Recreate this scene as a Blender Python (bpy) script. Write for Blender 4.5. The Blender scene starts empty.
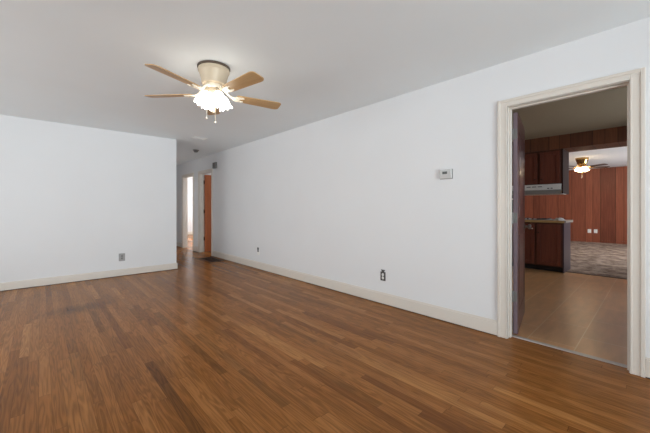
import bpy, bmesh, math, random
from mathutils import Vector, Matrix
random.seed(7)
sc = bpy.context.scene
C = sc.collection
PI = math.pi

def lin(r, g, b):
    f = lambda c: (c/255)/12.92 if c/255 <= .04045 else ((c/255+.055)/1.055)**2.4
    return (f(r), f(g), f(b), 1)

# ------------------------------------------------------------------ camera
CAM_H, YAW, FPX = 1.15, 42.7, 308.0
cd = bpy.data.cameras.new('camera'); cam = bpy.data.objects.new('camera', cd); C.objects.link(cam)
cd.sensor_width = 36; cd.lens = FPX/650*36; cd.shift_y = -8.5/650
cd.clip_start = .02; cd.clip_end = 200
cam.location = (0, 0, CAM_H); cam.rotation_euler = (math.radians(90), 0, math.radians(-YAW))
sc.camera = cam
# ------------------------------------------------------------------ exposure, world
sc.view_settings.view_transform = 'Standard'; sc.view_settings.look = 'None'
sc.view_settings.gamma = 1; sc.view_settings.use_curve_mapping = False
sc.view_settings.exposure = -0.07
sc.cycles.use_denoising = True
sc.cycles.max_bounces = 10; sc.cycles.diffuse_bounces = 6; sc.cycles.transparent_max_bounces = 8
sc.cycles.sample_clamp_indirect = 4.0
w = bpy.data.worlds.new('world'); sc.world = w; w.use_nodes = True
bg = w.node_tree.nodes['Background']
sky = w.node_tree.nodes.new('ShaderNodeTexSky'); sky.sky_type = 'HOSEK_WILKIE'; sky.turbidity = 4
sky.sun_direction = (-.4, -.5, .75)
w.node_tree.links.new(sky.outputs[0], bg.inputs[0]); bg.inputs[1].default_value = 0.1
# ------------------------------------------------------------------ daylight at the window openings, plus added uplights
def area(name, loc, rot, sx, sy, watts, col=(1, 1, 1), spread=180):
    l = bpy.data.lights.new(name, 'AREA'); l.shape = 'RECTANGLE'; l.size = sx; l.size_y = sy
    l.energy = watts; l.color = col; l.spread = math.radians(spread)
    o = bpy.data.objects.new(name, l); C.objects.link(o); o.location = loc; o.rotation_euler = rot
    return o
DAY = (.96, .98, 1.0)
area('daylight_left', (-3.42, 3.9, 1.33), (0, -PI/2, 0), 1.65, 3.6, 124, DAY)          # big window, left wall
area('fill_daylight_back', (0, -4.02, 1.33), (PI/2, 0, 0), 4.4, 1.65, 30, DAY)           # added window behind the camera, unseen, for even daylight
UPC = (.845, .94, 1.0)                                                                # cool tint of added uplights that brighten the ceiling
area('fill_uplight_left', (-3.7, 3.9, .7), (0, -PI/2 - math.radians(38), 0), 1.2, 3.6, 38, UPC)  # added uplight outside the left window, lifts the ceiling
area('fill_uplight_back', (0, -4.3, .7), (PI/2 + math.radians(38), 0, 0), 4.4, 1.2, 690, UPC)  # strong added uplight behind the camera, evens out ceiling and walls
area('daylight_bedroom', (7.2, 11.3, 1.5), (0, PI/2, 0), 1.3, 2.4, 480, (.97, .98, 1))
area('daylight_spare_room', (7.2, 7.6, 1.5), (0, PI/2, 0), 1.3, .9, 90, DAY)
area('daylight_kitchen', (5.2, -1.72, 1.55), (PI/2, 0, 0), 1.3, 1.0, 65, (.80, .87, 1))
area('daylight_den', (13.82, 4.5, 1.5), (0, PI/2, 0), 1.2, 1.4, 60, (.93, .96, 1))
area('daylight_den_side', (10.5, -3.22, 1.45), (PI/2, 0, 0), 2.4, 1.3, 520, (.93, .96, 1))

# ------------------------------------------------------------------ material helpers
class NT:
    def __init__(s, name):
        s.m = bpy.data.materials.new(name); s.m.use_nodes = True
        s.t = s.m.node_tree; s.b = s.t.nodes['Principled BSDF']
    def n(s, typ, _ins=None, **kw):
        nd = s.t.nodes.new('ShaderNode'+typ)
        for k, v in kw.items(): setattr(nd, k, v)
        for k, v in (_ins or {}).items(): s.set(nd.inputs[k], v)
        return nd
    def set(s, sock, v):
        if isinstance(v, bpy.types.NodeSocket): s.t.links.new(v, sock)
        elif isinstance(v, bpy.types.Node): s.t.links.new(v.outputs[0], sock)
        else: sock.default_value = v
    def math(s, op, a, b=None, c=None):
        nd = s.t.nodes.new('ShaderNodeMath'); nd.operation = op
        s.set(nd.inputs[0], a)
        if b is not None: s.set(nd.inputs[1], b)
        if c is not None: s.set(nd.inputs[2], c)
        return nd.outputs[0]
    def mix(s, f, a, b, mode='MIX'):
        nd = s.t.nodes.new('ShaderNodeMix'); nd.data_type = 'RGBA'; nd.blend_type = mode
        s.set(nd.inputs[0], f); s.set(nd.inputs[6], a); s.set(nd.inputs[7], b)
        return nd.outputs[2]
    def ramp(s, f, stops):
        nd = s.t.nodes.new('ShaderNodeValToRGB'); s.set(nd.inputs[0], f)
        e = nd.color_ramp.elements
        while len(e) < len(stops): e.new(.5)
        for el, (p, c) in zip(e, stops): el.position = p; el.color = c
        return nd.outputs[0]
    def pos(s, kind='world'):
        if kind == 'world': return s.n('NewGeometry').outputs['Position']
        return s.n('TexCoord').outputs['Object']
    def sep(s, v):
        nd = s.n('SeparateXYZ', {0: v}); return nd.outputs
    def comb(s, x, y, z=0.0):
        return s.n('CombineXYZ', {0: x, 1: y, 2: z}).outputs[0]
    def bsdf(s, **kw):
        for k, v in kw.items(): s.set(s.b.inputs[k.replace('_', ' ')], v)
        return s.m
    def bump(s, h, strength=.2, dist=.002):
        nd = s.n('Bump', {'Height': h, 'Strength': strength, 'Distance': dist}); s.set(s.b.inputs['Normal'], nd.outputs[0])

def mat_paint(name, col, rough=.6, bump=.06, mott=.03, scale=260):
    k = NT(name); p = k.pos()
    n1 = k.n('TexNoise', {'Vector': p, 'Scale': 1.3, 'Detail': 3})
    f = k.math('MULTIPLY_ADD', n1.outputs[0], mott*2, 1-mott)
    c = k.mix(1.0, col, k.comb(f, f, f), 'MULTIPLY')
    n2 = k.n('TexNoise', {'Vector': p, 'Scale': scale, 'Detail': 2})
    k.bump(n2.outputs[0], bump, .001)
    return k.bsdf(Base_Color=c, Roughness=rough)

def mat_plain(name, col, rough=.45, metal=0.0, var=.06, scale=14):
    k = NT(name); p = k.pos('obj')
    n1 = k.n('TexNoise', {'Vector': p, 'Scale': scale, 'Detail': 3})
    f = k.math('MULTIPLY_ADD', n1.outputs[0], var*2, 1-var)
    c = k.mix(1.0, col, k.comb(f, f, f), 'MULTIPLY')
    return k.bsdf(Base_Color=c, Roughness=rough, Metallic=metal)

def mat_wood(name, dark, light, axis='z', rough=.4, scale=1.0, contrast=1.0, coat=0.0):
    """grain runs along the given object axis"""
    k = NT(name); x, y, z = k.sep(k.pos('obj'))[:3]
    st = {'x': (2, 40, 40), 'y': (40, 2, 40), 'z': (40, 40, 2)}[axis]
    v = k.comb(k.math('MULTIPLY', x, st[0]*scale), k.math('MULTIPLY', y, st[1]*scale), k.math('MULTIPLY', z, st[2]*scale))
    n1 = k.n('TexNoise', {'Vector': v, 'Scale': 1.0, 'Detail': 6, 'Roughness': .6, 'Distortion': .6})
    st2 = {'x': (.5, 7, 7), 'y': (7, .5, 7), 'z': (7, 7, .5)}[axis]
    v2 = k.comb(k.math('MULTIPLY', x, st2[0]*scale), k.math('MULTIPLY', y, st2[1]*scale), k.math('MULTIPLY', z, st2[2]*scale))
    n2 = k.n('TexNoise', {'Vector': v2, 'Scale': 1.0, 'Detail': 3, 'Distortion': .4})
    f = k.math('ADD', k.math('MULTIPLY', n1.outputs[0], .5), k.math('MULTIPLY', n2.outputs[0], .5))
    c = k.ramp(f, [(.5-.22/contrast, dark), (.5+.22/contrast, light)])
    k.bump(n1.outputs[0], .08, .001)
    return k.bsdf(Base_Color=c, Roughness=rough, Coat_Weight=coat, Coat_Roughness=.15)

def mat_hardwood():
    k = NT('oak_strip_floor'); x, y, z = k.sep(k.pos())[:3]
    W = .0572
    u = k.math('DIVIDE', k.math('SUBTRACT', x, .563), W)
    row = k.math('FLOOR', u)
    wn = k.n('TexWhiteNoise', {'W': row}, noise_dimensions='1D')
    ln = k.math('MULTIPLY_ADD', wn.outputs[0], .5, .85)
    yy = k.math('ADD', k.math('DIVIDE', y, ln), k.math('MULTIPLY', wn.outputs[0], 17.3))
    colm = k.math('FLOOR', yy)
    wn2 = k.n('TexWhiteNoise', {'Vector': k.comb(row, colm)}, noise_dimensions='2D')
    r = wn2.outputs[0]
    base = k.ramp(r, [(0, lin(118, 72, 35)), (.1, lin(131, 83, 41)), (.55, lin(142, 92, 47)), (.88, lin(152, 101, 54)), (1, lin(164, 112, 63))])
    # grain, shifted per board
    gv = k.comb(k.math('MULTIPLY_ADD', x, 75, k.math('MULTIPLY', r, 50)), k.math('MULTIPLY_ADD', y, 3.2, k.math('MULTIPLY', r, 90)))
    g = k.n('TexNoise', {'Vector': gv, 'Scale': 1.0, 'Detail': 6, 'Roughness': .65, 'Distortion': .5})
    # cathedral figure
    cv = k.comb(k.math('MULTIPLY_ADD', x, 16, k.math('MULTIPLY', r, 31)), k.math('MULTIPLY_ADD', y, 1.1, k.math('MULTIPLY', r, 57)))
    cn = k.n('TexNoise', {'Vector': cv, 'Scale': 1.0, 'Detail': 2, 'Distortion': .3})
    rings = k.math('ABSOLUTE', k.math('SINE', k.math('MULTIPLY', cn.outputs[0], 34)))
    gf = k.math('ADD', k.math('MULTIPLY_ADD', g.outputs[0], .85, .42), k.math('MULTIPLY', k.math('POWER', rings, 2.0), .34))
    c = k.mix(1.0, base, k.comb(gf, gf, gf), 'MULTIPLY')
    # large scale wear
    wv = k.n('TexNoise', {'Vector': k.comb(k.math('MULTIPLY', x, 1.6), k.math('MULTIPLY', y, .8)), 'Scale': 1.0, 'Detail': 4})
    wf = k.math('MULTIPLY_ADD', wv.outputs[0], .5, .75)
    c = k.mix(1.0, c, k.comb(wf, wf, wf), 'MULTIPLY')
    def box(x0, x1, y0, y1):
        a = k.math('MULTIPLY', k.math('GREATER_THAN', x, x0), k.math('LESS_THAN', x, x1))
        b = k.math('MULTIPLY', k.math('GREATER_THAN', y, y0), k.math('LESS_THAN', y, y1))
        return k.math('MULTIPLY', a, b)
    edge = lambda n: .563 + W*n
    db = 0.0
    for n, y0, y1, q in ((0, 1.45, 2.58, 1.0), (6, 2.05, 3.75, .8), (8, 1.47, 2.85, .7), (15, 1.1, 1.75, .6), (-3, 3.5, 4.3, .6), (3, 3.6, 4.6, .5), (-7, 2.6, 3.5, .5), (20, 2.0, 3.2, .5)):
        db = k.math('ADD', db, k.math('MULTIPLY', box(edge(n), edge(n+1), y0, y1), q))
    f = k.math('SUBTRACT', 1.0, k.math('MULTIPLY', db, .42))
    c = k.mix(1.0, c, k.comb(f, f, f), 'MULTIPLY')
    # old dark stain on the boards
    d2 = k.math('ADD', k.math('POWER', k.math('MULTIPLY', k.math('SUBTRACT', x, .33), 2.4), 2.0), k.math('POWER', k.math('MULTIPLY', k.math('SUBTRACT', y, 4.5), 3.6), 2.0))
    sn = k.n('TexNoise', {'Vector': k.pos(), 'Scale': 5.0, 'Detail': 4})
    sf = k.math('SUBTRACT', 1.0, k.math('MULTIPLY', k.math('MAXIMUM', k.math('SUBTRACT', 1.0, k.math('ADD', d2, k.math('MULTIPLY', sn.outputs[0], .6))), 0.0), .6))
    c = k.mix(1.0, c, k.comb(sf, sf, sf), 'MULTIPLY')
    # seams
    fx = k.math('FRACT', u); ex = k.math('MINIMUM', fx, k.math('SUBTRACT', 1.0, fx))
    fy = k.math('FRACT', yy); ey = k.math('MINIMUM', fy, k.math('SUBTRACT', 1.0, fy))
    s1 = k.math('LESS_THAN', ex, .016); s2 = k.math('LESS_THAN', ey, .0014)
    seam = k.math('MAXIMUM', s1, s2)
    c = k.mix(k.math('MULTIPLY', seam, .45), c, lin(45, 26, 16))
    k.bump(k.math('SUBTRACT', 1.0, seam), .05, .001)
    ro = 0.25
    return k.bsdf(Base_Color=c, Roughness=ro, Specular_IOR_Level=.085)

def mat_tile():
    k = NT('kitchen_floor_tile'); x, y, z = k.sep(k.pos())[:3]
    v = k.comb(k.math('ADD', x, .12), k.math('SUBTRACT', y, .463), 0.0)
    br = k.n('TexBrick', {'Vector': v, 'Scale': 1.0, 'Mortar Size': .0035, 'Mortar Smooth': .1, 'Bias': 0.0, 'Brick Width': .61, 'Row Height': .325,
                          'Color1': lin(206, 156, 106), 'Color2': lin(194, 146, 100), 'Mortar': lin(214, 184, 148)}, offset=.5)
    n1 = k.n('TexNoise', {'Vector': k.comb(k.math('MULTIPLY', x, 3), k.math('MULTIPLY', y, 14)), 'Scale': 1.0, 'Detail': 5})
    f = k.math('MULTIPLY_ADD', n1.outputs[0], .6, .7)
    c = k.mix(1.0, br.outputs[0], k.comb(f, f, f), 'MULTIPLY')
    k.bump(br.outputs[1], -.15, .001)
    return k.bsdf(Base_Color=c, Roughness=.3, Specular_IOR_Level=1.0)

def mat_carpet():
    k = NT('den_carpet'); p = k.pos()
    n1 = k.n('TexNoise', {'Vector': p, 'Scale': 4.2, 'Detail': 4, 'Roughness': .7})
    n2 = k.n('TexNoise', {'Vector': p, 'Scale': 240, 'Detail': 2})
    f = k.math('ADD', k.math('MULTIPLY', n1.outputs[0], .8), k.math('MULTIPLY', n2.outputs[0], .2))
    c = k.ramp(f, [(.40, lin(104, 84, 72)), (.62, lin(178, 158, 142))])
    k.bump(n2.outputs[0], .6, .006)
    return k.bsdf(Base_Color=c, Roughness=.95, Specular_IOR_Level=.1)

def mat_panel(name, axis, dark, light, rough=.32, W=.25):
    """sheets of wood panelling: vertical boards of varied tone with thin grooves"""
    k = NT(name); s = k.sep(k.pos()); a = s[1] if axis == 'y' else s[0]; z = s[2]
    u = k.math('DIVIDE', a, W)
    # alternate wide and narrow boards
    u2 = k.math('ADD', u, k.math('MULTIPLY', k.math('SINE', k.math('MULTIPLY', u, 2.1)), .22))
    row = k.math('FLOOR', u2)
    wn = k.n('TexWhiteNoise', {'W': row}, noise_dimensions='1D')
    gv = k.comb(k.math('MULTIPLY', a, 42), k.math('MULTIPLY', z, 1.7), k.math('MULTIPLY', wn.outputs[0], 40))
    g = k.n('TexNoise', {'Vector': gv, 'Scale': 1.0, 'Detail': 6, 'Roughness': .6, 'Distortion': .7})
    f = k.math('ADD', k.math('MULTIPLY_ADD', wn.outputs[0], .28, .06), k.math('MULTIPLY', g.outputs[0], .72))
    c = k.ramp(f, [(.15, dark), (.85, light)])
    fx = k.math('FRACT', u2); ex = k.math('MINIMUM', fx, k.math('SUBTRACT', 1.0, fx))
    groove = k.math('LESS_THAN', ex, .025)
    c = k.mix(k.math('MULTIPLY', groove, .75), c, lin(22, 10, 7))
    k.bump(k.math('SUBTRACT', k.math('MULTIPLY', g.outputs[0], .2), groove), .25, .002)
    return k.bsdf(Base_Color=c, Roughness=rough)

def mat_glow(name, col, strength, base=(.9, .9, .88, 1)):
    k = NT(name)
    lw = k.n('LayerWeight', {'Blend': .35})
    st = k.math('MULTIPLY_ADD', lw.outputs[1], -strength*.35, strength)
    return k.bsdf(Base_Color=base, Roughness=.25, Emission_Color=col, Emission_Strength=st)

def mat_glass():
    k = NT('window_glass'); t = k.t
    tr = k.n('BsdfTransparent', {0: (.97, .98, .98, 1)}); gl = k.n('BsdfGlossy', {'Roughness': .02})
    fr = k.n('Fresnel', {'IOR': 1.45})
    mx = k.n('MixShader', {0: fr.outputs[0], 1: tr.outputs[0], 2: gl.outputs[0]})
    t.links.new(mx.outputs[0], t.nodes['Material Output'].inputs['Surface'])
    return k.m

M = {}
M['wall'] = mat_paint('white_wall_paint', lin(226, 226, 227), .55)
M['ceil'] = mat_paint('white_ceiling_paint', lin(235, 240, 242), .8, .12, .03, 120)
M['trim'] = mat_paint('putty_trim_paint', lin(217, 209, 199), .4, .0)
M['floor'] = mat_hardwood()
M['shoe'] = mat_wood('dark_shoe_wood', lin(52, 30, 18), lin(80, 48, 30), 'y')
M['tile'] = mat_tile()
M['carpet'] = mat_carpet()
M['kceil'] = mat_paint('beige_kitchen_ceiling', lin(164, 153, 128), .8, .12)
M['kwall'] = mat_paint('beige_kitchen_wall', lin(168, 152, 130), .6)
M['dceil'] = mat_paint('den_ceiling_paint', lin(222, 222, 224), .8, .1)
M['panel_y'] = mat_panel('red_wood_panelling', 'y', lin(70, 30, 23), lin(158, 91, 66))
M['panel_x'] = mat_panel('red_wood_panelling_side', 'x', lin(70, 30, 23), lin(158, 91, 66))
M['soffit'] = mat_panel('brown_soffit_panelling', 'y', lin(64, 34, 22), lin(128, 80, 52), .45, .2)
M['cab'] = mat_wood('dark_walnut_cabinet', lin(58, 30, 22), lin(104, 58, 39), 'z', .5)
M['cabside'] = mat_wood('cabinet_side_shade', lin(32, 18, 15), lin(54, 31, 24), 'z', .65)  # darker copy of the cabinet wood, side shade put into the colour
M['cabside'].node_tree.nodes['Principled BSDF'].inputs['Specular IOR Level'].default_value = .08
M['cabdoor'] = mat_wood('cabinet_door_wood', lin(82, 38, 28), lin(134, 72, 52), 'z', .36)
M['cabend'] = mat_wood('cabinet_end_daylight_tint', lin(62, 50, 56), lin(86, 74, 80), 'z', .35)  # dark wood greyed toward purple, bluish daylight put into the colour
M['cabend'].node_tree.nodes['Principled BSDF'].inputs['Specular IOR Level'].default_value = .2
M['kdoor'] = mat_wood('dark_red_door', lin(60, 28, 28), lin(90, 48, 44), 'z', .3)
M['dooredge'] = mat_wood('grey_lilac_door_edge', lin(96, 78, 84), lin(134, 118, 126), 'z', .5)  # paler and greyer than the door leaf
M['odoor'] = mat_wood('orange_brown_door', lin(150, 78, 40), lin(190, 108, 60), 'z', .4)
M['wdoor'] = mat_plain('white_door_paint', lin(215, 212, 206), .4)
M['steel'] = mat_plain('satin_steel', lin(170, 168, 168), .35, .9)
M['dkmetal'] = mat_plain('dark_bronze', lin(40, 36, 34), .45, .6)
M['alum'] = mat_plain('aluminium_strip', lin(200, 192, 188), .4, .5)
M['white'] = mat_plain('white_plastic', lin(232, 230, 226), .4)
M['grey'] = mat_plain('grey_plastic', lin(112, 110, 108), .5)
M['stat'] = mat_plain('thermostat_plastic', lin(196, 195, 193), .5)
M['screen'] = mat_plain('dark_lcd', lin(58, 60, 58), .2)
M['plate'] = mat_plain('brushed_grey_plate', lin(150, 147, 145), .4, .3)
M['dkplate'] = mat_plain('dark_brown_plastic', lin(76, 71, 69), .5)
M['black'] = mat_plain('black_plastic', lin(22, 20, 20), .5)
M['grille'] = mat_plain('dark_brown_register', lin(58, 34, 18), .5)
M['housing'] = mat_plain('champagne_metal', lin(196, 180, 156), .5, .1)
M['rim'] = mat_plain('dark_rim', lin(84, 70, 58), .5)
M['iron'] = mat_plain('cream_enamel', lin(236, 226, 206), .4)
M['blade'] = mat_wood('maple_blade', lin(176, 138, 92), lin(208, 172, 124), 'x', .4)
M['brass'] = mat_plain('antique_brass', lin(170, 136, 84), .25, .9)
M['walnut'] = mat_wood('walnut_blade', lin(52, 32, 22), lin(84, 54, 36), 'x', .4)
M['shade'] = mat_glow('lit_frosted_glass', (1, .94, .85, 1), 6.0)
M['shade2'] = mat_glow('lit_amber_glass', (1, .76, .46, 1), 22.0)
M['bulb'] = mat_glow('bulb_glow', (1, .9, .75, 1), 7.0)
M['counter'] = mat_plain('grey_speckled_laminate', lin(156, 146, 134), .35, 0, .2, 90)
M['edge'] = mat_wood('blond_wood_edge', lin(168, 132, 82), lin(204, 168, 112), 'y', .4)
M['hoodwhite'] = mat_plain('white_enamel', lin(232, 232, 228), .3)
M['hoodgrey'] = mat_plain('grey_enamel', lin(150, 152, 148), .35)
M['glass'] = mat_glass()
M['backing'] = mat_plain('shadow_black', lin(14, 12, 11), .9)

# ------------------------------------------------------------------ mesh helpers
class MB:
    def __init__(s): s.bm = bmesh.new()
    def box(s, x0, x1, y0, y1, z0, z1, bev=0.0, mat=None, seg=2):
        r = bmesh.ops.create_cube(s.bm, size=1)
        vs = r['verts']
        for v in vs: v.co = Vector(((x0+x1)/2 + v.co.x*(x1-x0), (y0+y1)/2 + v.co.y*(y1-y0), (z0+z1)/2 + v.co.z*(z1-z0)))
        if bev:
            es = list({e for v in vs for e in v.link_edges})
            q = bmesh.ops.bevel(s.bm, geom=es, offset=bev, segments=seg, affect='EDGES', profile=.5)
            vs = list({v for f in q['faces'] for v in f.verts} | {v for v in vs if v.is_valid})
        if mat is not None: bmesh.ops.transform(s.bm, matrix=mat, verts=vs)
        return s
    def lathe(s, prof, n=40, mat=None, fn=None):
        rings = []
        for (r, z) in prof:
            if r < 1e-6: rings.append([s.bm.verts.new((0, 0, z))])
            else: rings.append([s.bm.verts.new((r*math.cos(2*PI*i/n), r*math.sin(2*PI*i/n), z)) for i in range(n)])
        for a, b in zip(rings, rings[1:]):
            for i in range(n):
                j = (i+1) % n
                if len(a) == 1 and len(b) > 1: s.bm.faces.new((a[0], b[j], b[i]))
                elif len(b) == 1 and len(a) > 1: s.bm.faces.new((a[i], a[j], b[0]))
                elif len(a) > 1: s.bm.faces.new((a[i], a[j], b[j], b[i]))
        vs = [v for r in rings for v in r]
        if fn:
            for v in vs: v.co = Vector(fn(v.co))
        if mat is not None: bmesh.ops.transform(s.bm, matrix=mat, verts=vs)
        return s
    def tube(s, pts, r, n=10):
        pts = [Vector(p) for p in pts]; rings = []
        for i, p in enumerate(pts):
            d = (pts[min(i+1, len(pts)-1)] - pts[max(i-1, 0)]).normalized()
            a = d.cross(Vector((0, 0, 1)))
            if a.length < 1e-3: a = d.cross(Vector((1, 0, 0)))
            a.normalize(); b = d.cross(a)
            rr = r[i] if isinstance(r, (list, tuple)) else r
            rings.append([s.bm.verts.new(p + rr*(math.cos(2*PI*k/n)*a + math.sin(2*PI*k/n)*b)) for k in range(n)])
        for a, b in zip(rings, rings[1:]):
            for i in range(n): s.bm.faces.new((a[i], a[(i+1) % n], b[(i+1) % n], b[i]))
        s.bm.faces.new(rings[0][::-1]); s.bm.faces.new(rings[-1])
        return s
    def prism(s, poly, z0, z1, mat=None):
        """polygon in xy extruded in z"""
        lo = [s.bm.verts.new((x, y, z0)) for x, y in poly]; hi = [s.bm.verts.new((x, y, z1)) for x, y in poly]
        n = len(poly)
        s.bm.faces.new(lo[::-1]); s.bm.faces.new(hi)
        for i in range(n): s.bm.faces.new((lo[i], lo[(i+1) % n], hi[(i+1) % n], hi[i]))
        if mat is not None: bmesh.ops.transform(s.bm, matrix=mat, verts=lo+hi)
        return s
    def build(s, name, mat, parent=None, origin=None, smooth=False):
        """coordinates are world for top-level objects (origin moved to the base centre), local for children"""
        bmesh.ops.recalc_face_normals(s.bm, faces=s.bm.faces)
        me = bpy.data.meshes.new(name)
        if parent is None:
            if origin is None:
                c = [v.co for v in s.bm.verts]
                origin = Vector(((min(v.x for v in c)+max(v.x for v in c))/2, (min(v.y for v in c)+max(v.y for v in c))/2, min(v.z for v in c)))
            bmesh.ops.translate(s.bm, verts=s.bm.verts, vec=-Vector(origin))
        if smooth:
            for f in s.bm.faces: f.smooth = True
        s.bm.to_mesh(me); s.bm.free()
        if smooth:
            try: me.set_sharp_from_angle(angle=math.radians(40))
            except Exception: pass
        me.materials.append(mat if not isinstance(mat, str) else M[mat])
        o = bpy.data.objects.new(name, me); C.objects.link(o)
        if parent is not None: o.parent = parent
        else: o.location = origin
        return o

def tag(o, label=None, cat=None, group=None, kind=None):
    if label: o['label'] = label
    if cat: o['category'] = cat
    if group: o['group'] = group
    if kind: o['kind'] = kind
    return o
def thing(name, loc, label, cat, rz=0, group=None):
    o = bpy.data.objects.new(name, None); o.empty_display_size = .1; C.objects.link(o)
    o.location = loc; o.rotation_euler = (0, 0, rz)
    return tag(o, label, cat, group)
def struct(o, label, cat): return tag(o, label, cat, None, 'structure')
def copy_tree(o, parent=None):
    c = o.copy(); C.objects.link(c)
    if parent is not None: c.parent = parent
    for ch in list(o.children): copy_tree(ch, c)
    return c

# ------------------------------------------------------------------ the setting
XW, YE, XE = 3.022, 6.17, 1.880          # right wall face, end wall face, free end of the end wall
H = 2.44; T = .105
KD = (.141, .900, 2.036)                 # kitchen doorway (y0, y1, head)
D2 = (7.29, 8.05, 2.03); D1 = (8.52, 9.30, 2.03)

def wall_with_holes(axis, p0, p1, a0, a1, h, holes, z0=0.0):
    """slab from p0..p1 across its thickness, a0..a1 along; holes: (b0, b1, zlo, zhi)"""
    m = MB()
    def bx(a, b, lo, hi):
        if b-a < 1e-5 or hi-lo < 1e-5: return
        if axis == 'y': m.box(p0, p1, a, b, lo, hi)
        else: m.box(a, b, p0, p1, lo, hi)
    cur = a0
    for (b0, b1, lo, hi) in sorted(holes):
        bx(cur, b0, z0, h); bx(b0, b1, z0, lo); bx(b0, b1, hi, h); cur = b1
    bx(cur, a1, z0, h)
    return m

J = .018   # jamb board thickness
def hole(d): return (d[0]-J, d[1]+J, 0, d[2]+J)
struct(MB().box(-3.32, XW+T-.02, -3.92, 10.42, -.1, 0).box(XW+T-.02, 7.1, 6.9, 13.9, -.1, 0).build('floor', 'floor'), 'brown oak strip hardwood floor of the empty living room', 'floor')
struct(MB().box(XW+T-.02, 6.95, -1.6, 4.7, -.1, 0).build('floor_kitchen', 'tile'), 'tan tile floor of the kitchen beyond the doorway', 'floor')
struct(MB().box(6.95, 13.75, -3.1, 6.7, -.1, .004).build('floor_den', 'carpet'), 'mottled grey brown carpet of the far room', 'carpet')
struct(MB().box(-3.32, XW+T, -3.92, 10.42, H, H+.1).build('ceiling', 'ceil'), 'flat white living room ceiling', 'ceiling')
struct(MB().box(XW+T, 7.1, 6.9, 13.9, H, H+.1).build('ceiling_bedroom', 'ceil'), 'white ceiling of the rooms off the hallway', 'ceiling')
struct(MB().box(XW+T, 6.85, -1.6, 4.7, 2.45, 2.55).build('ceiling_kitchen', 'kceil'), 'dim beige kitchen ceiling seen through the doorway', 'ceiling')
struct(MB().box(7.36, 13.75, -3.1, 6.7, 2.47, 2.57).build('ceiling_den', 'dceil'), 'white ceiling of the far panelled room', 'ceiling')

struct(wall_with_holes('y', XW, XW+T, -3.92, 10.42, H, [hole(KD), hole(D2), hole(D1)]).build('wall_right', 'wall'), 'long white wall with the kitchen doorway', 'wall')
struct(MB().box(-3.2, XE, YE, YE+T, 0, H).build('wall_end', 'wall'), 'white end wall stopping short at the hallway', 'wall')
struct(MB().box(XE-T, XE, YE+T, 10.3, 0, H).build('wall_hall_side', 'wall'), 'white side wall of the hallway', 'wall')
struct(MB().box(XE-T, XW, 10.3, 10.42, 0, H).build('wall_hall_end', 'wall'), 'white wall closing the hallway', 'wall')
W1 = (2.1, 5.7, .5, 2.15); W2 = (-2.2, 2.2, .5, 2.15)
struct(wall_with_holes('y', -3.32, -3.2, -3.92, YE+T, H, [W1]).build('wall_left', 'wall'), 'white window wall of the living room', 'wall')
struct(wall_with_holes('x', -3.92, -3.8, -3.2, XW, H, [W2]).build('wall_back', 'wall'), 'white wall behind the viewpoint', 'wall')
# rooms off the hallway
struct(MB().box(XW+T, 7.0, 8.225, 8.345, 0, H).build('wall_between_bedrooms', 'wall'), 'white partition between the two rooms off the hallway', 'wall')
struct(MB().box(XW+T, 7.0, 6.9, 7.02, 0, H).build('wall_spare_room', 'wall'), 'white side wall of the room behind the orange door', 'wall')
W3 = (10.0, 12.6, .85, 2.15); W4 = (7.15, 8.05, .85, 2.15)
struct(wall_with_holes('x', 13.7, 13.82, XW, 7.1, H, []).build('wall_bedroom_end', 'wall'), 'white far wall of the bright room', 'wall')
struct(wall_with_holes('y', 7.0, 7.1, 6.9, 13.7, H, [W3, W4]).build('wall_bedroom_outer', 'wall'), 'white outer wall of the rooms off the hallway', 'wall')
struct(MB().box(XW, XW+T, 10.42, 13.7, 0, H).build('wall_bedroom_near', 'wall'), 'white inner wall of the bright room', 'wall')
# kitchen and den shells
W5 = (4.5, 5.9, 1.05, 2.05); W6 = (3.75, 5.25, .9, 2.1); W7 = (9.2, 11.8, .8, 2.1)
struct(wall_with_holes('x', -1.6, -1.48, XW+T, 6.95, 2.45, [W5]).build('wall_kitchen_near', 'kwall'), 'beige kitchen window wall', 'wall')
struct(MB().box(XW+T, 6.95, 4.6, 4.72, 0, 2.45).build('wall_kitchen_far', 'kwall'), 'beige far kitchen wall', 'wall')
struct(MB().box(6.8, 7.36, -1.48, 4.6, 2.205, 2.47).build('wall_soffit', 'soffit'), 'brown panelled header between kitchen and far room', 'header')
struct(wall_with_holes('y', 13.6, 13.72, -3.1, 6.7, 2.47, [W6]).build('wall_den_far', 'panel_y'), 'red brown wood panelled wall of the far room', 'wall')
struct(wall_with_holes('x', -3.1, -2.98, 6.95, 13.6, 2.47, [W7]).build('wall_den_near', 'panel_x'), 'panelled window wall of the far room', 'wall')
struct(MB().box(6.95, 13.6, 6.58, 6.7, 0, 2.47).build('wall_den_side', 'panel_x'), 'panelled side wall of the far room', 'wall')
struct(MB().box(6.95, 7.07, -2.98, -1.48, 0, 2.47).build('wall_den_return', 'panel_y'), 'panelled return wall by the kitchen', 'wall')
struct(MB().box(6.95, 7.07, 4.6, 6.58, 0, 2.47).build('wall_den_return_far', 'panel_y'), 'panelled return wall beyond the counter', 'wall')

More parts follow.
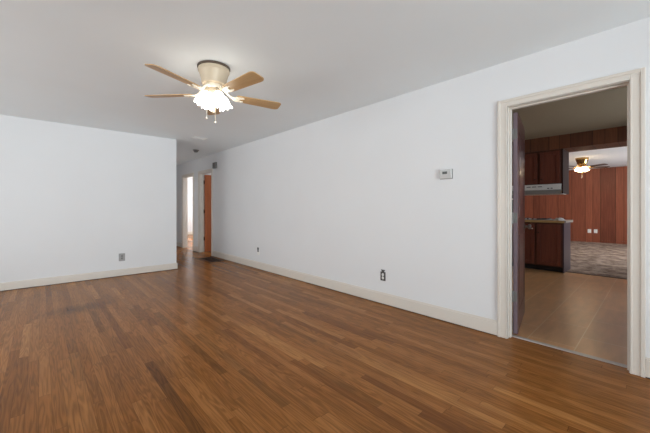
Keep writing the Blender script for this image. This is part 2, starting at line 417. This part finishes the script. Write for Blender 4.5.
# windows: frame, rails and pane
def window(n, axis, p, a0, a1, z0, z1, label, inward):
    """p: plane of the room-side wall face; inward: +1/-1 direction into the room"""
    d0, d1 = sorted((p - inward*.09, p + inward*.012))
    g = p - inward*.06
    def bx(m, a, b, lo, hi, q0=d0, q1=d1, bev=.003):
        if axis == 'y': m.box(q0, q1, a, b, lo, hi, bev)
        else: m.box(a, b, q0, q1, lo, hi, bev)
        return m
    f = MB(); t = .05
    bx(f, a0, a1, z1-t, z1); bx(f, a0, a1, z0, z0+t); bx(f, a0, a0+t, z0+t, z1-t); bx(f, a1-t, a1, z0+t, z1-t)
    o = struct(f.build('window_%d' % n, 'trim'), label, 'window')
    off = o.location
    q = MB(); zm = (z0+z1)/2
    bx(q, a0+t, a1-t, zm-.02, zm+.02, g-.015, g+.015)
    am = (a0+a1)/2
    if a1-a0 > 1.4: bx(q, am-.02, am+.02, z0+t, z1-t, g-.015, g+.015)
    bmesh.ops.translate(q.bm, verts=q.bm.verts, vec=-off); q.build('sash_bar', 'trim', o)
    q = MB(); bx(q, a0+t, a1-t, z0+t, z1-t, g-.003, g+.003, 0)
    bmesh.ops.translate(q.bm, verts=q.bm.verts, vec=-off); q.build('pane', 'glass', o)
window(1, 'y', -3.2, *W1, 'wide living room window in the left wall', 1)
window(2, 'x', -3.8, *W2, 'added wide window behind the viewpoint, for even daylight', 1)
window(3, 'y', 7.0, *W3, 'bright window of the room off the hallway', -1)
window(4, 'y', 7.0, *W4, 'window of the room behind the orange door', -1)
window(5, 'x', -1.48, *W5, 'kitchen window', 1)
window(6, 'y', 13.6, *W6, 'window in the far panelled wall', -1)
window(7, 'x', -2.98, *W7, 'side window of the far room', 1)

# door frames in the right wall: jambs, stop, casing with raised outer band on both faces
def frame(n, d, label):
    y0, y1, h = d; m = MB(); x0, x1 = XW-.004, XW+T+.004
    m.box(x0, x1, y0-J, y0, 0, h+J, .002); m.box(x0, x1, y1, y1+J, 0, h+J, .002); m.box(x0, x1, y0, y1, h, h+J, .002)
    sx0, sx1 = XW+.035, XW+.075
    m.box(sx0, sx1, y0, y0+.011, 0, h, .002); m.box(sx0, sx1, y1-.011, y1, 0, h, .002); m.box(sx0, sx1, y0+.011, y1-.011, h-.011, h, .002)
    cw, rv, ch = .072, .005, .060
    for s, xf in ((-1, XW), (1, XW+T)):
        def b(dp, ya, yb, za, zb, bev=.003):
            a, c = sorted((xf, xf+s*dp)); m.box(a, c, ya, yb, za, zb, bev)
        iy0, iy1, iz = y0-rv, y1+rv, h+rv
        b(.013, iy0-cw, iy0, 0, iz+ch); b(.013, iy1, iy1+cw, 0, iz+ch); b(.013, iy0, iy1, iz, iz+ch)
        bw = .02    # back band
        b(.019, iy0-cw-.003, iy0-cw+bw, 0, iz+ch+.003); b(.019, iy1+cw-bw, iy1+cw+.003, 0, iz+ch+.003); b(.019, iy0-cw+bw, iy1+cw-bw, iz+ch-bw, iz+ch+.003)
        b(.016, iy0-.012, iy0, 0, iz+.012); b(.016, iy1, iy1+.012, 0, iz+.012); b(.016, iy0, iy1, iz, iz+.012)
    return struct(m.build('trim_%d' % n, 'trim'), label, 'door frame')
frame(1, KD, 'putty coloured casing around the kitchen doorway')
frame(2, D2, 'putty coloured casing around the orange door')
frame(3, D1, 'putty coloured casing of the bright doorway down the hall')
struct(MB().box(XW+T-.035, XW+T+.012, KD[0], KD[1], 0, .007, .003).build('trim_4', 'alum'), 'pale metal threshold strip in the kitchen doorway', 'threshold')
struct(MB().box(6.93, 6.97, -1.48, 1.155, 0, .008, .003).build('trim_5', 'shoe'), 'dark strip where tile meets carpet', 'threshold')

# baseboards: board with eased top, plus dark shoe line
def baseboard(name, label, runs, h=.137):
    m = MB()
    for (x0, x1, y0, y1, nx, ny) in runs:
        t = .016
        if nx: a, b = sorted((x0, x0+nx*t)); m.box(a, b, y0, y1, .006, h-.012, .004)
        if nx: a, b = sorted((x0, x0+nx*.009)); m.box(a, b, y0, y1, h-.017, h, .003)
        if ny: a, b = sorted((y0, y0+ny*t)); m.box(x0, x1, a, b, .006, h-.012, .004)
        if ny: a, b = sorted((y0, y0+ny*.009)); m.box(x0, x1, a, b, h-.017, h, .003)
    o = struct(m.build(name, 'trim'), label, 'baseboard')
    s = MB()
    for (x0, x1, y0, y1, nx, ny) in runs:
        if nx: a, b = sorted((x0, x0+nx*.013)); s.box(a, b, y0, y1, 0, .007)
        if ny: a, b = sorted((y0, y0+ny*.013)); s.box(x0, x1, a, b, 0, .007)
    bmesh.ops.translate(s.bm, verts=s.bm.verts, vec=-o.location)
    s.build('shoe_strip', 'shoe', o)
CO = .08
baseboard('baseboard_right', 'putty coloured baseboard of the long wall', [(XW, XW, -3.8, KD[0]-CO, -1, 0), (XW, XW, KD[1]+CO, D2[0]-CO, -1, 0), (XW, XW, D2[1]+CO, D1[0]-CO, -1, 0), (XW, XW, D1[1]+CO, 10.3, -1, 0)])
baseboard('baseboard_end', 'putty coloured baseboard of the end wall', [(-3.2, XE+.016, YE, YE, 0, -1), (XE, XE, YE, 10.3, 1, 0)], .116)
baseboard('baseboard_left', 'putty coloured baseboard of the window walls', [(-3.2, -3.2, -3.8, YE-.016, 1, 0), (-3.184, XW-.016, -3.8, -3.8, 0, 1)])
baseboard('baseboard_bedroom', 'white baseboard of the bright room', [(XW+T, 7.0, 13.7, 13.7, 0, -1)])
struct(MB().box(13.585, 13.6, -2.98, 6.58, .004, .085, .003).build('baseboard_den', 'panel_y'), 'red brown baseboard of the panelled wall', 'baseboard')

# doors
def hinge(z, par, y, mat='grey'):
    m = MB().box(-.0015, .0015, y-.03, y, z-.045, z+.045)
    pts = [(-.006, y+.004, z-.05), (-.006, y+.004, z+.05)]
    m.tube(pts, .006)
    return m.build('hinge', mat, par)
def door(n, pivot, ang, width, h, mat, label, panels, knob='steel', hmat='grey', edge=None):
    """leaf hinged at pivot, local +x runs along the open leaf, thickness towards local -y"""
    m = MB(); t = .036
    m.box(.004, width, -t, 0, .012, h, .002)
    if panels:
        for (a, b, c, d) in panels:
            for s in (0, 1):
                yy = (0, .004) if s else (-t-.004, -t)
                f = .012
                m.box(a, b, *yy, c, c+f, .0015); m.box(a, b, *yy, d-f, d, .0015); m.box(a, a+f, *yy, c+f, d-f, .0015); m.box(b-f, b, *yy, c+f, d-f, .0015)
    o = struct(m.build('door_%d' % n, mat, origin=(0, 0, 0)), label, 'door')
    o.location = pivot; o.rotation_euler = (0, 0, ang)
    if edge: MB().box(.0035, .0045, -t+.002, -.002, .014, h-.002).build('edge_band', edge, o)
    for z in (.35, 1.06, 1.82): hinge(z, o, -.003, hmat)
    k = MB()
    for s, y in ((1, 0), (-1, -t)):
        R = Matrix.Translation((width-.065, y, .95)) @ Matrix.Rotation(-s*PI/2, 4, 'X')
        k.lathe([(0, 0), (.031, 0), (.031, .006), (.012, .01), (.012, .03), (.026, .038), (.028, .052), (.02, .062), (0, .064)], 24, R)
    k.build('knob', knob, o, smooth=True)
    return o
door(1, (XW+T+.020, .896, 0), math.radians(10.3), .75, 2.015, 'kdoor', 'dark red brown door swung open into the kitchen', [(.1, .65, .2, .9), (.1, .65, 1.05, 1.85)], edge='dooredge')
door(2, (XW+T+.008, D2[1]-.004, 0), math.radians(2), .75, 2.015, 'odoor', 'orange brown wooden door standing open off the hallway', None, 'brass', 'dkmetal')

# ------------------------------------------------------------------ ceiling fans
def ceiling_fan(loc, label, angles, r_tip, mats, nsh, sh_rot, shs=1.0, chains=()):
    hm, bm_, im, sm, rm = mats; ps = -12 if rm == 'rim' else -7
    f = thing('ceiling_fan', loc, label, 'ceiling fan')
    MB().lathe([(0, 0), (.139, 0), (.143, -.004), (.143, -.016), (.137, -.022), (0, -.022)], 56).build('ceiling_ring', rm, f, smooth=True)
    MB().lathe([(0, -.02), (.135, -.02), (.138, -.028), (.137, -.046), (.130, -.053), (.128, -.06), (.119, -.09), (.111, -.12), (.107, -.15), (.103, -.16), (.078, -.17), (0, -.17)], 56).build('motor_housing', hm, f, smooth=True)
    MB().lathe([(0, -.168), (.076, -.168), (.079, -.176), (.079, -.196), (.074, -.204), (0, -.204)], 48).build('flywheel', im, f, smooth=True)
    for a in angles:
        R = Matrix.Rotation(a, 4, 'Z')
        zb = -.248
        pitch = Matrix.Rotation(math.radians(ps), 4, 'X')
        # blade outline, a little wider to the tip with rounded corners
        pts = []
        x0, x1, w0, w1, c = .2, r_tip, .052, .068, .03
        pts += [(x0, -w0+.012), (x0+.012, -w0)]
        for k in range(7): t = -PI/2 + k*PI/12; pts.append((x1-c*1.6+c*1.6*math.cos(t), -w1+c+c*math.sin(t)))
        for k in range(7): t = k*PI/12; pts.append((x1-c*1.6+c*1.6*math.cos(t), w1-c+c*math.sin(t)))
        pts += [(x0+.012, w0), (x0, w0-.012)]
        b = MB().prism(pts, -.0035, .0035).build('blade', bm_, f)
        b.matrix_local = R @ Matrix.Translation((0, 0, zb)) @ pitch
        # bracket: curved arm from the flywheel down to a forked plate under the blade
        q = MB()
        q.tube([(.06, 0, .066), (.09, 0, .06), (.12, 0, .034), (.15, 0, .006), (.185, 0, -.009)], [.014, .012, .009, .009, .011], 10)
        q.prism([(.165, -.014), (.2, -.036), (.262, -.038), (.275, -.026), (.235, -.012), (.232, .012), (.275, .026), (.262, .038), (.2, .036), (.165, .014)], -.013, -.0045)
        for sx, sy in ((.258, -.029), (.258, .029), (.2, 0)):
            q.lathe([(0, -.017), (.005, -.016), (.006, -.012), (0, -.012)], 10, Matrix.Translation((sx, sy, 0)))
        br = q.build('blade_bracket', im, b, smooth=True)
    MB().lathe([(0, -.2), (.05, -.2), (.058, -.21), (.062, -.232), (.056, -.252), (.038, -.27), (.022, -.285), (.012, -.30), (.010, -.40), (.013, -.405), (.013, -.42), (0, -.428)], 40).build('light_fitter', hm, f, smooth=True)
    for k in range(nsh):
        a = sh_rot + k*2*PI/nsh
        tilt = math.radians(23)
        A = Matrix.Rotation(a, 4, 'Z') @ Matrix.Translation((.066, 0, -.234)) @ Matrix.Rotation(-tilt, 4, 'Y')
        s = MB()
        n = 48
        def flare(p):
            ang = math.atan2(p.y, p.x); r = math.hypot(p.x, p.y); d = max(0.0, (-p.z-.085)/.06)
            rr = r*(1+.03*d*math.cos(8*ang)); return (rr*math.cos(ang), rr*math.sin(ang), p.z - .008*d*math.cos(8*ang))
        s.lathe([(.022, -.012), (.03, -.02), (.045, -.04), (.053, -.066), (.055, -.09), (.057, -.11), (.062, -.13), (.069, -.143), (.0665, -.143), (.059, -.129), (.054, -.11), (.052, -.09), (.05, -.066), (.042, -.041), (.027, -.022), (.02, -.014)], n, None, flare)
        so = s.build('lamp_shade', sm, f, smooth=True); so.matrix_local = A @ Matrix.Scale(shs, 4)
        MB().lathe([(0, .03), (.018, .028), (.024, .014), (.024, -.014), (.02, -.02), (0, -.02)], 24).build('socket_cup', hm, so, smooth=True)
        MB().lathe([(0, -.02), (.013, -.022), (.014, -.04), (.028, -.07), (.03, -.085), (.02, -.106), (0, -.112)], 24).build('bulb', 'bulb', so, smooth=True)
    if chains:
        for (cx, cy, zl) in chains:
            ch = MB(); z = -.25; pts = [(cx*.6, cy*.6, -.245), (cx, cy, -.27), (cx, cy, zl)]
            ch.tube(pts, .0013, 6)
            z = -.26
            while z > zl:
                ch.lathe([(0, .0022), (.0022, 0), (0, -.0022)], 6, Matrix.Translation((cx, cy, z))); z -= .009
            co = ch.build('pull_chain', 'iron', f)
            MB().lathe([(0, .009), (.004, .008), (.008, 0), (.008, -.004), (.005, -.01), (0, -.012)], 16, Matrix.Translation((cx, cy, zl))).build('chain_knob', 'iron', co, smooth=True)
    return f
# view-frame angles (clockwise from the view axis) -> room angles
va = lambda d: math.radians(90 - YAW - d)
ceiling_fan((1.167, 2.765, H), 'flush ceiling fan with light maple blades and four lit glass shades in the living room',
            [va(d) for d in (-156, -85, -20, 58.5, 129)], .645, ('housing', 'blade', 'iron', 'shade', 'rim'), 4, va(45), .93,
            chains=[(-.065, .01, -.475), (.02, .018, -.495)])
ceiling_fan((10.5, 1.375, 2.47), 'brass ceiling fan with dark blades and glowing amber lights in the panelled room',
            [va(d) for d in (100, 172, 244, 316, 28)], .62, ('brass', 'walnut', 'brass', 'shade2', 'brass'), 4, va(20), .8,
            chains=[(-.03, .0, -.52), (.03, .0, -.48)])

# ------------------------------------------------------------------ ceiling and floor fittings
v = thing('ceiling_vent', (2.15, 5.74, H), 'white rectangular air vent on the ceiling near the hallway', 'vent')
m = MB(); a, b = .12, .075
m.box(-a, a, -b, -b+.02, -.008, 0, .002); m.box(-a, a, b-.02, b, -.008, 0, .002); m.box(-a, -a+.02, -b+.02, b-.02, -.008, 0, .002); m.box(a-.02, a, -b+.02, b-.02, -.008, 0, .002)
m.build('vent_frame', 'white', v)
m = MB()
for i in range(8):
    y = -b+.03 + i*(2*b-.06)/7
    m.box(-a+.02, a-.02, -.007, .007, -.001, .001, mat=Matrix.Translation((0, y, -.006)) @ Matrix.Rotation(.6, 4, 'X'))
m.build('louvers', 'white', v)

t = thing('light_fixture', (2.535, 6.98, H), 'small dark grey round fixture on the hallway ceiling', 'ceiling light')
MB().lathe([(0, 0), (.066, 0), (.068, -.006), (.062, -.014), (.05, -.018), (0, -.018)], 36).build('ceiling_plate', 'grey', t, smooth=True)
MB().lathe([(0, -.017), (.045, -.017), (.047, -.03), (.04, -.046), (.03, -.052), (0, -.052)], 36).build('lamp_holder', 'grey', t, smooth=True)

g = thing('floor_grille', (2.79, 6.77, 0), 'dark brown slatted return air grille set in the floor by the wall', 'vent')
gx, gy = .15, .35
m = MB()
m.box(-gx, gx, -gy, -gy+.025, 0, .007, .002); m.box(-gx, gx, gy-.025, gy, 0, .007, .002)
m.box(-gx, -gx+.025, -gy+.025, gy-.025, 0, .007, .002); m.box(gx-.025, gx, -gy+.025, gy-.025, 0, .007, .002)
m.build('grille_frame', 'grille', g)
MB().box(-gx+.025, gx-.025, -gy+.025, gy-.025, .0005, .0015).build('duct_shade_sheet', 'backing', g)  # flat black sheet standing in for the shade inside the duct
m = MB()
for i in range(22):
    y = -gy+.04 + i*(2*gy-.08)/21
    m.box(-gx+.025, gx-.025, y-.006, y+.006, .0015, .0055)
m.box(-.005, .005, -gy+.025, gy-.025, .0015, .006)
m.build('slats', 'grille', g)

# ------------------------------------------------------------------ wall fittings (local: x out of the wall, y along, z up)
def on_right(y, z): return (XW, y, z), PI
o, rz = on_right(1.460, 1.495)
t = thing('thermostat', (o[0], o[1], o[2]-.049), 'light grey boxy thermostat with a small dark display on the long white wall', 'thermostat', rz)
MB().box(0, .026, -.062, .062, 0, .092, .004).build('case', 'stat', t)
MB().box(.0255, .0275, -.030, .020, .046, .072, .001).build('display', 'screen', t)
m = MB()
for k in range(2): m.box(.0255, .028, .034, .05, .03+k*.028, .046+k*.028, .002)
m.build('buttons', 'stat', t)
MB().box(0, .006, -.066, .066, -.003, .095, .002).build('wall_plate', 'grey', t)

o, rz = on_right(7.065, 2.08)
t = thing('door_chime', o, 'small grey chime box high on the wall beside the orange door', 'door chime', rz)
MB().box(0, .045, -.085, .085, 0, .14, .008).build('chime_cover', 'grey', t)
m = MB()
for k in range(5): m.box(.044, .047, -.055, .055, .03+k*.02, .038+k*.02, .001)
m.build('sound_slots', 'dkplate', t)

def outlet(loc, rz, label, plate, sock, group=None, w=.036, h=.0575):
    t = thing('wall_outlet', loc, label, 'outlet', rz, group)
    MB().box(0, .006, -w, w, -h, h, .002).build('cover_plate', plate, t)
    for s in (-1, 1):
        k = MB()
        pts = []
        for i in range(20):
            q = 2*PI*i/20; pts.append((max(-.0145, min(.0145, .0172*math.cos(q))), .0172*math.sin(q)))
        k.prism(pts, .0, .0085, Matrix.Translation((0, 0, s*.0195)) @ Matrix.Rotation(PI/2, 4, 'Z') @ Matrix.Rotation(PI/2, 4, 'X'))
        so = k.build('socket', sock, t)
        MB().box(.0083, .0088, -.0075, -.0055, s*.0195-.002, s*.0195+.007).box(.0083, .0088, .0055, .0075, s*.0195-.002, s*.0195+.006).box(.0083, .0088, -.002, .002, s*.0195-.0105, s*.0195-.0065).build('slots', 'black', so)
    MB().lathe([(0, 0), (.0035, 0), (.003, .002), (0, .0025)], 12, Matrix.Translation((.006, 0, 0)) @ Matrix.Rotation(PI/2, 4, 'Y')).build('screw', 'steel', t)
    return t
outlet((1.01, YE, .317), -PI/2, 'grey outlet plate on the end wall near the hallway', 'plate', 'grey', w=.045, h=.064)
# outlet with its cover plate missing: dark box, metal strap, two pale sockets
t = outlet((XW, 2.245, .331), PI, 'uncovered dark outlet with two pale sockets, low on the long wall near the kitchen doorway', 'dkplate', 'white', w=.036, h=.053)
MB().prism([(-.014, 0), (.014, 0), (.03, .026), (-.03, .026)], 0, .004, Matrix.Translation((0, 0, .052)) @ Matrix.Rotation(PI/2, 4, 'Z') @ Matrix.Rotation(PI/2, 4, 'X')).build('mounting_strap', 'dkplate', t)
# jack plate further along
t = thing('wall_jack', (XW, 5.13, .35), 'white jack plate with black upper sockets, low on the long wall towards the hallway', 'wall jack', PI)
MB().box(0, .006, -.038, .038, -.085, .06, .002).build('cover_plate', 'white', t)
MB().box(.005, .012, -.024, .024, .008, .055, .002).build('jack', 'black', t)
MB().box(.005, .011, -.022, .022, -.026, .002, .002).build('jack', 'black', t)
# pair on the panelled wall
p1 = outlet((13.6, 13.6*.1166, .375), PI, 'white outlet on the panelled wall, nearer the counter', 'white', 'white', 'white outlets on the panelled wall', .045, .062)
p2 = copy_tree(p1); p2.location = (13.6, 13.6*.105, .375)
p2['label'] = 'white outlet on the panelled wall, farther from the counter'

# ------------------------------------------------------------------ peninsula
CX0, CX1, CY0, CY1 = 6.74, 7.34, 1.128, 2.40
cb = thing('base_cabinet', (CX0, CY0, 0), 'dark brown wooden base cabinet carrying the counter', 'cabinet')
L = CY1-CY0; D = CX1-CX0
MB().box(.02, D, .02, L, .1, .885).build('body', 'cab', cb)
MB().box(.075, D-.02, .019, L, .006, .1).build('toe_kick', 'black', cb)
MB().box(0, D, 0, .019, .006, .885, .001).build('end_panel', 'cabend', cb)['label'] = 'dark wood end panel with bluish daylight in its colour'
m = MB(); ys = [0.02, .415, .81, 1.205]
m.box(0, .019, .02, L, .1, .13).box(0, .019, .02, L, .845, .885)
for y in ys: m.box(0, .019, y-(.0 if y < .05 else .025), y+.025, .13, .845)
m.build('face_frame', 'cab', cb)
def cab_door(par, y0, y1, z0, z1, knob_side, knob_z, km='iron'):
    m = MB(); r = .055
    m.box(-.018, .0, y0, y0+r, z0, z1, .003).box(-.018, 0, y1-r, y1, z0, z1, .003).box(-.018, 0, y0+r, y1-r, z0, z0+r, .003).box(-.018, 0, y0+r, y1-r, z1-r, z1, .003)
    m.box(-.008, -.001, y0+r-.002, y1-r+.002, z0+r-.002, z1-r+.002)
    d = m.build('door', 'cabdoor', par)
    yk = y0+.03 if knob_side < 0 else y1-.03
    MB().lathe([(0, 0), (.008, 0), (.005, .01), (.011, .018), (.0115, .024), (.008, .029), (0, .03)], 20, Matrix.Translation((-.018, yk, knob_z)) @ Matrix.Rotation(-PI/2, 4, 'Y')).build('knob', km, d, smooth=True)
cab_door(cb, .04, .40, .12, .855, 1, .70, 'dkmetal')
cab_door(cb, .435, .795, .12, .855, -1, .77)
cab_door(cb, .83, 1.19, .12, .855, 1, .77)

ct = thing('countertop', (CX0-.03, CY0-.03, .8855), 'grey countertop with blond wood front edge on the base cabinet', 'countertop')
MB().box(.016, D+.09, 0, L+.06, 0, .04, .003).build('top', 'counter', ct)
MB().box(0, .016, .02, L+.06, 0, .041, .002).build('edge_strip', 'edge', ct)['label'] = 'blond wood front edge'

ck = thing('cooktop', (7.02, 1.65, .926), 'low steel cooktop with dark coil burners on the counter under the range hood', 'cooktop')
MB().box(-.24, .24, -.36, .36, 0, .012, .004).build('deck', 'steel', ck)
for (bx_, by_, r) in ((-.11, -.18, .1), (.11, -.18, .08), (-.11, .18, .08), (.11, .18, .1)):
    m = MB().lathe([(0, .012), (r+.012, .012), (r+.015, .018), (r+.006, .02), (r, .014), (0, .013)], 32, Matrix.Translation((bx_, by_, 0)))
    pan = m.build('drip_pan', 'steel', ck, smooth=True)
    pts = [(bx_+(.02+(r-.02)*q/60)*math.cos(q*2*PI/16), by_+(.02+(r-.02)*q/60)*math.sin(q*2*PI/16), .024) for q in range(61)]
    MB().tube(pts, .005, 8).build('coil', 'black', pan, smooth=True)
for k in range(4):
    MB().lathe([(0, 0), (.016, 0), (.014, .016), (0, .018)], 16, Matrix.Translation((-.215, -.12+.08*k, .012))).build('control_knob', 'black', ck, smooth=True)
# crumpled cloth near the counter end
m = MB(); bmesh.ops.create_icosphere(m.bm, subdivisions=4, radius=1)
for vv in m.bm.verts:
    n = vv.co.normalized(); k = 1 + .22*math.sin(5*n.x+2*n.y)*math.cos(4*n.y-3*n.z) + .1*math.sin(11*n.x)*math.sin(9*n.y+1)
    vv.co = Vector((n.x*.06*k, n.y*.075*k, max(-.004, n.z*.04*k)))
for vv in m.bm.verts: vv.co += Vector((6.9, 1.215, .930))
tag(m.build('cloth', 'white', smooth=True), 'small crumpled white cloth near the end of the counter', 'cloth')

uc = thing('wall_cabinet', (6.82, 1.156, 1.41), 'dark brown two door cabinet hanging from the panelled header', 'cabinet')
UD, UL, UH = .54, 1.22, 2.205-1.41
MB().box(.02, UD, .02, UL, .18, UH).build('body', 'cab', uc)
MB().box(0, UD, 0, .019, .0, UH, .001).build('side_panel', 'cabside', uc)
m = MB().box(0, .019, .019, UL, .18, .205).box(0, .019, .019, UL, UH-.04, UH)
for y in (.019, .36, .73, 1.1): m.box(0, .019, y, y+.035, .205, UH-.04)
m.build('face_frame', 'cab', uc)
cab_door(uc, .04, .345, .19, UH-.03, 1, .27, 'dkmetal')
cab_door(uc, .385, .71, .19, UH-.03, -1, .27, 'dkmetal')
cab_door(uc, .755, 1.08, .19, UH-.03, 1, .27, 'dkmetal')

rh = thing('range_hood', (6.79, 1.18, 1.405), 'white range hood under the hanging cabinet', 'range hood')
# section in x-z extruded along y
def extr(poly, y0, y1):
    return MB().prism(poly, y0, y1, Matrix(((1, 0, 0, 0), (0, 0, 1, 0), (0, 1, 0, 0), (0, 0, 0, 1))))
extr([(0, .075), (0, .178), (.48, .178), (.48, 0), (.06, 0)], 0, .78).build('shell', 'hoodwhite', rh)
for k in range(3): MB().box(-.003, .001, .28+k*.09, .345+k*.09, .13, .145, .001).build('vent_slot', 'grey', rh)
extr([(-.002, .07), (-.002, .076), (.0, .078), (.058, .0), (.054, -.002)], .0, .78).build('lower_lip', 'hoodgrey', rh)
MB().box(-.004, 0, .12, .15, .095, .11, .002).box(-.004, 0, .17, .2, .095, .11, .002).build('switches', 'black', rh)
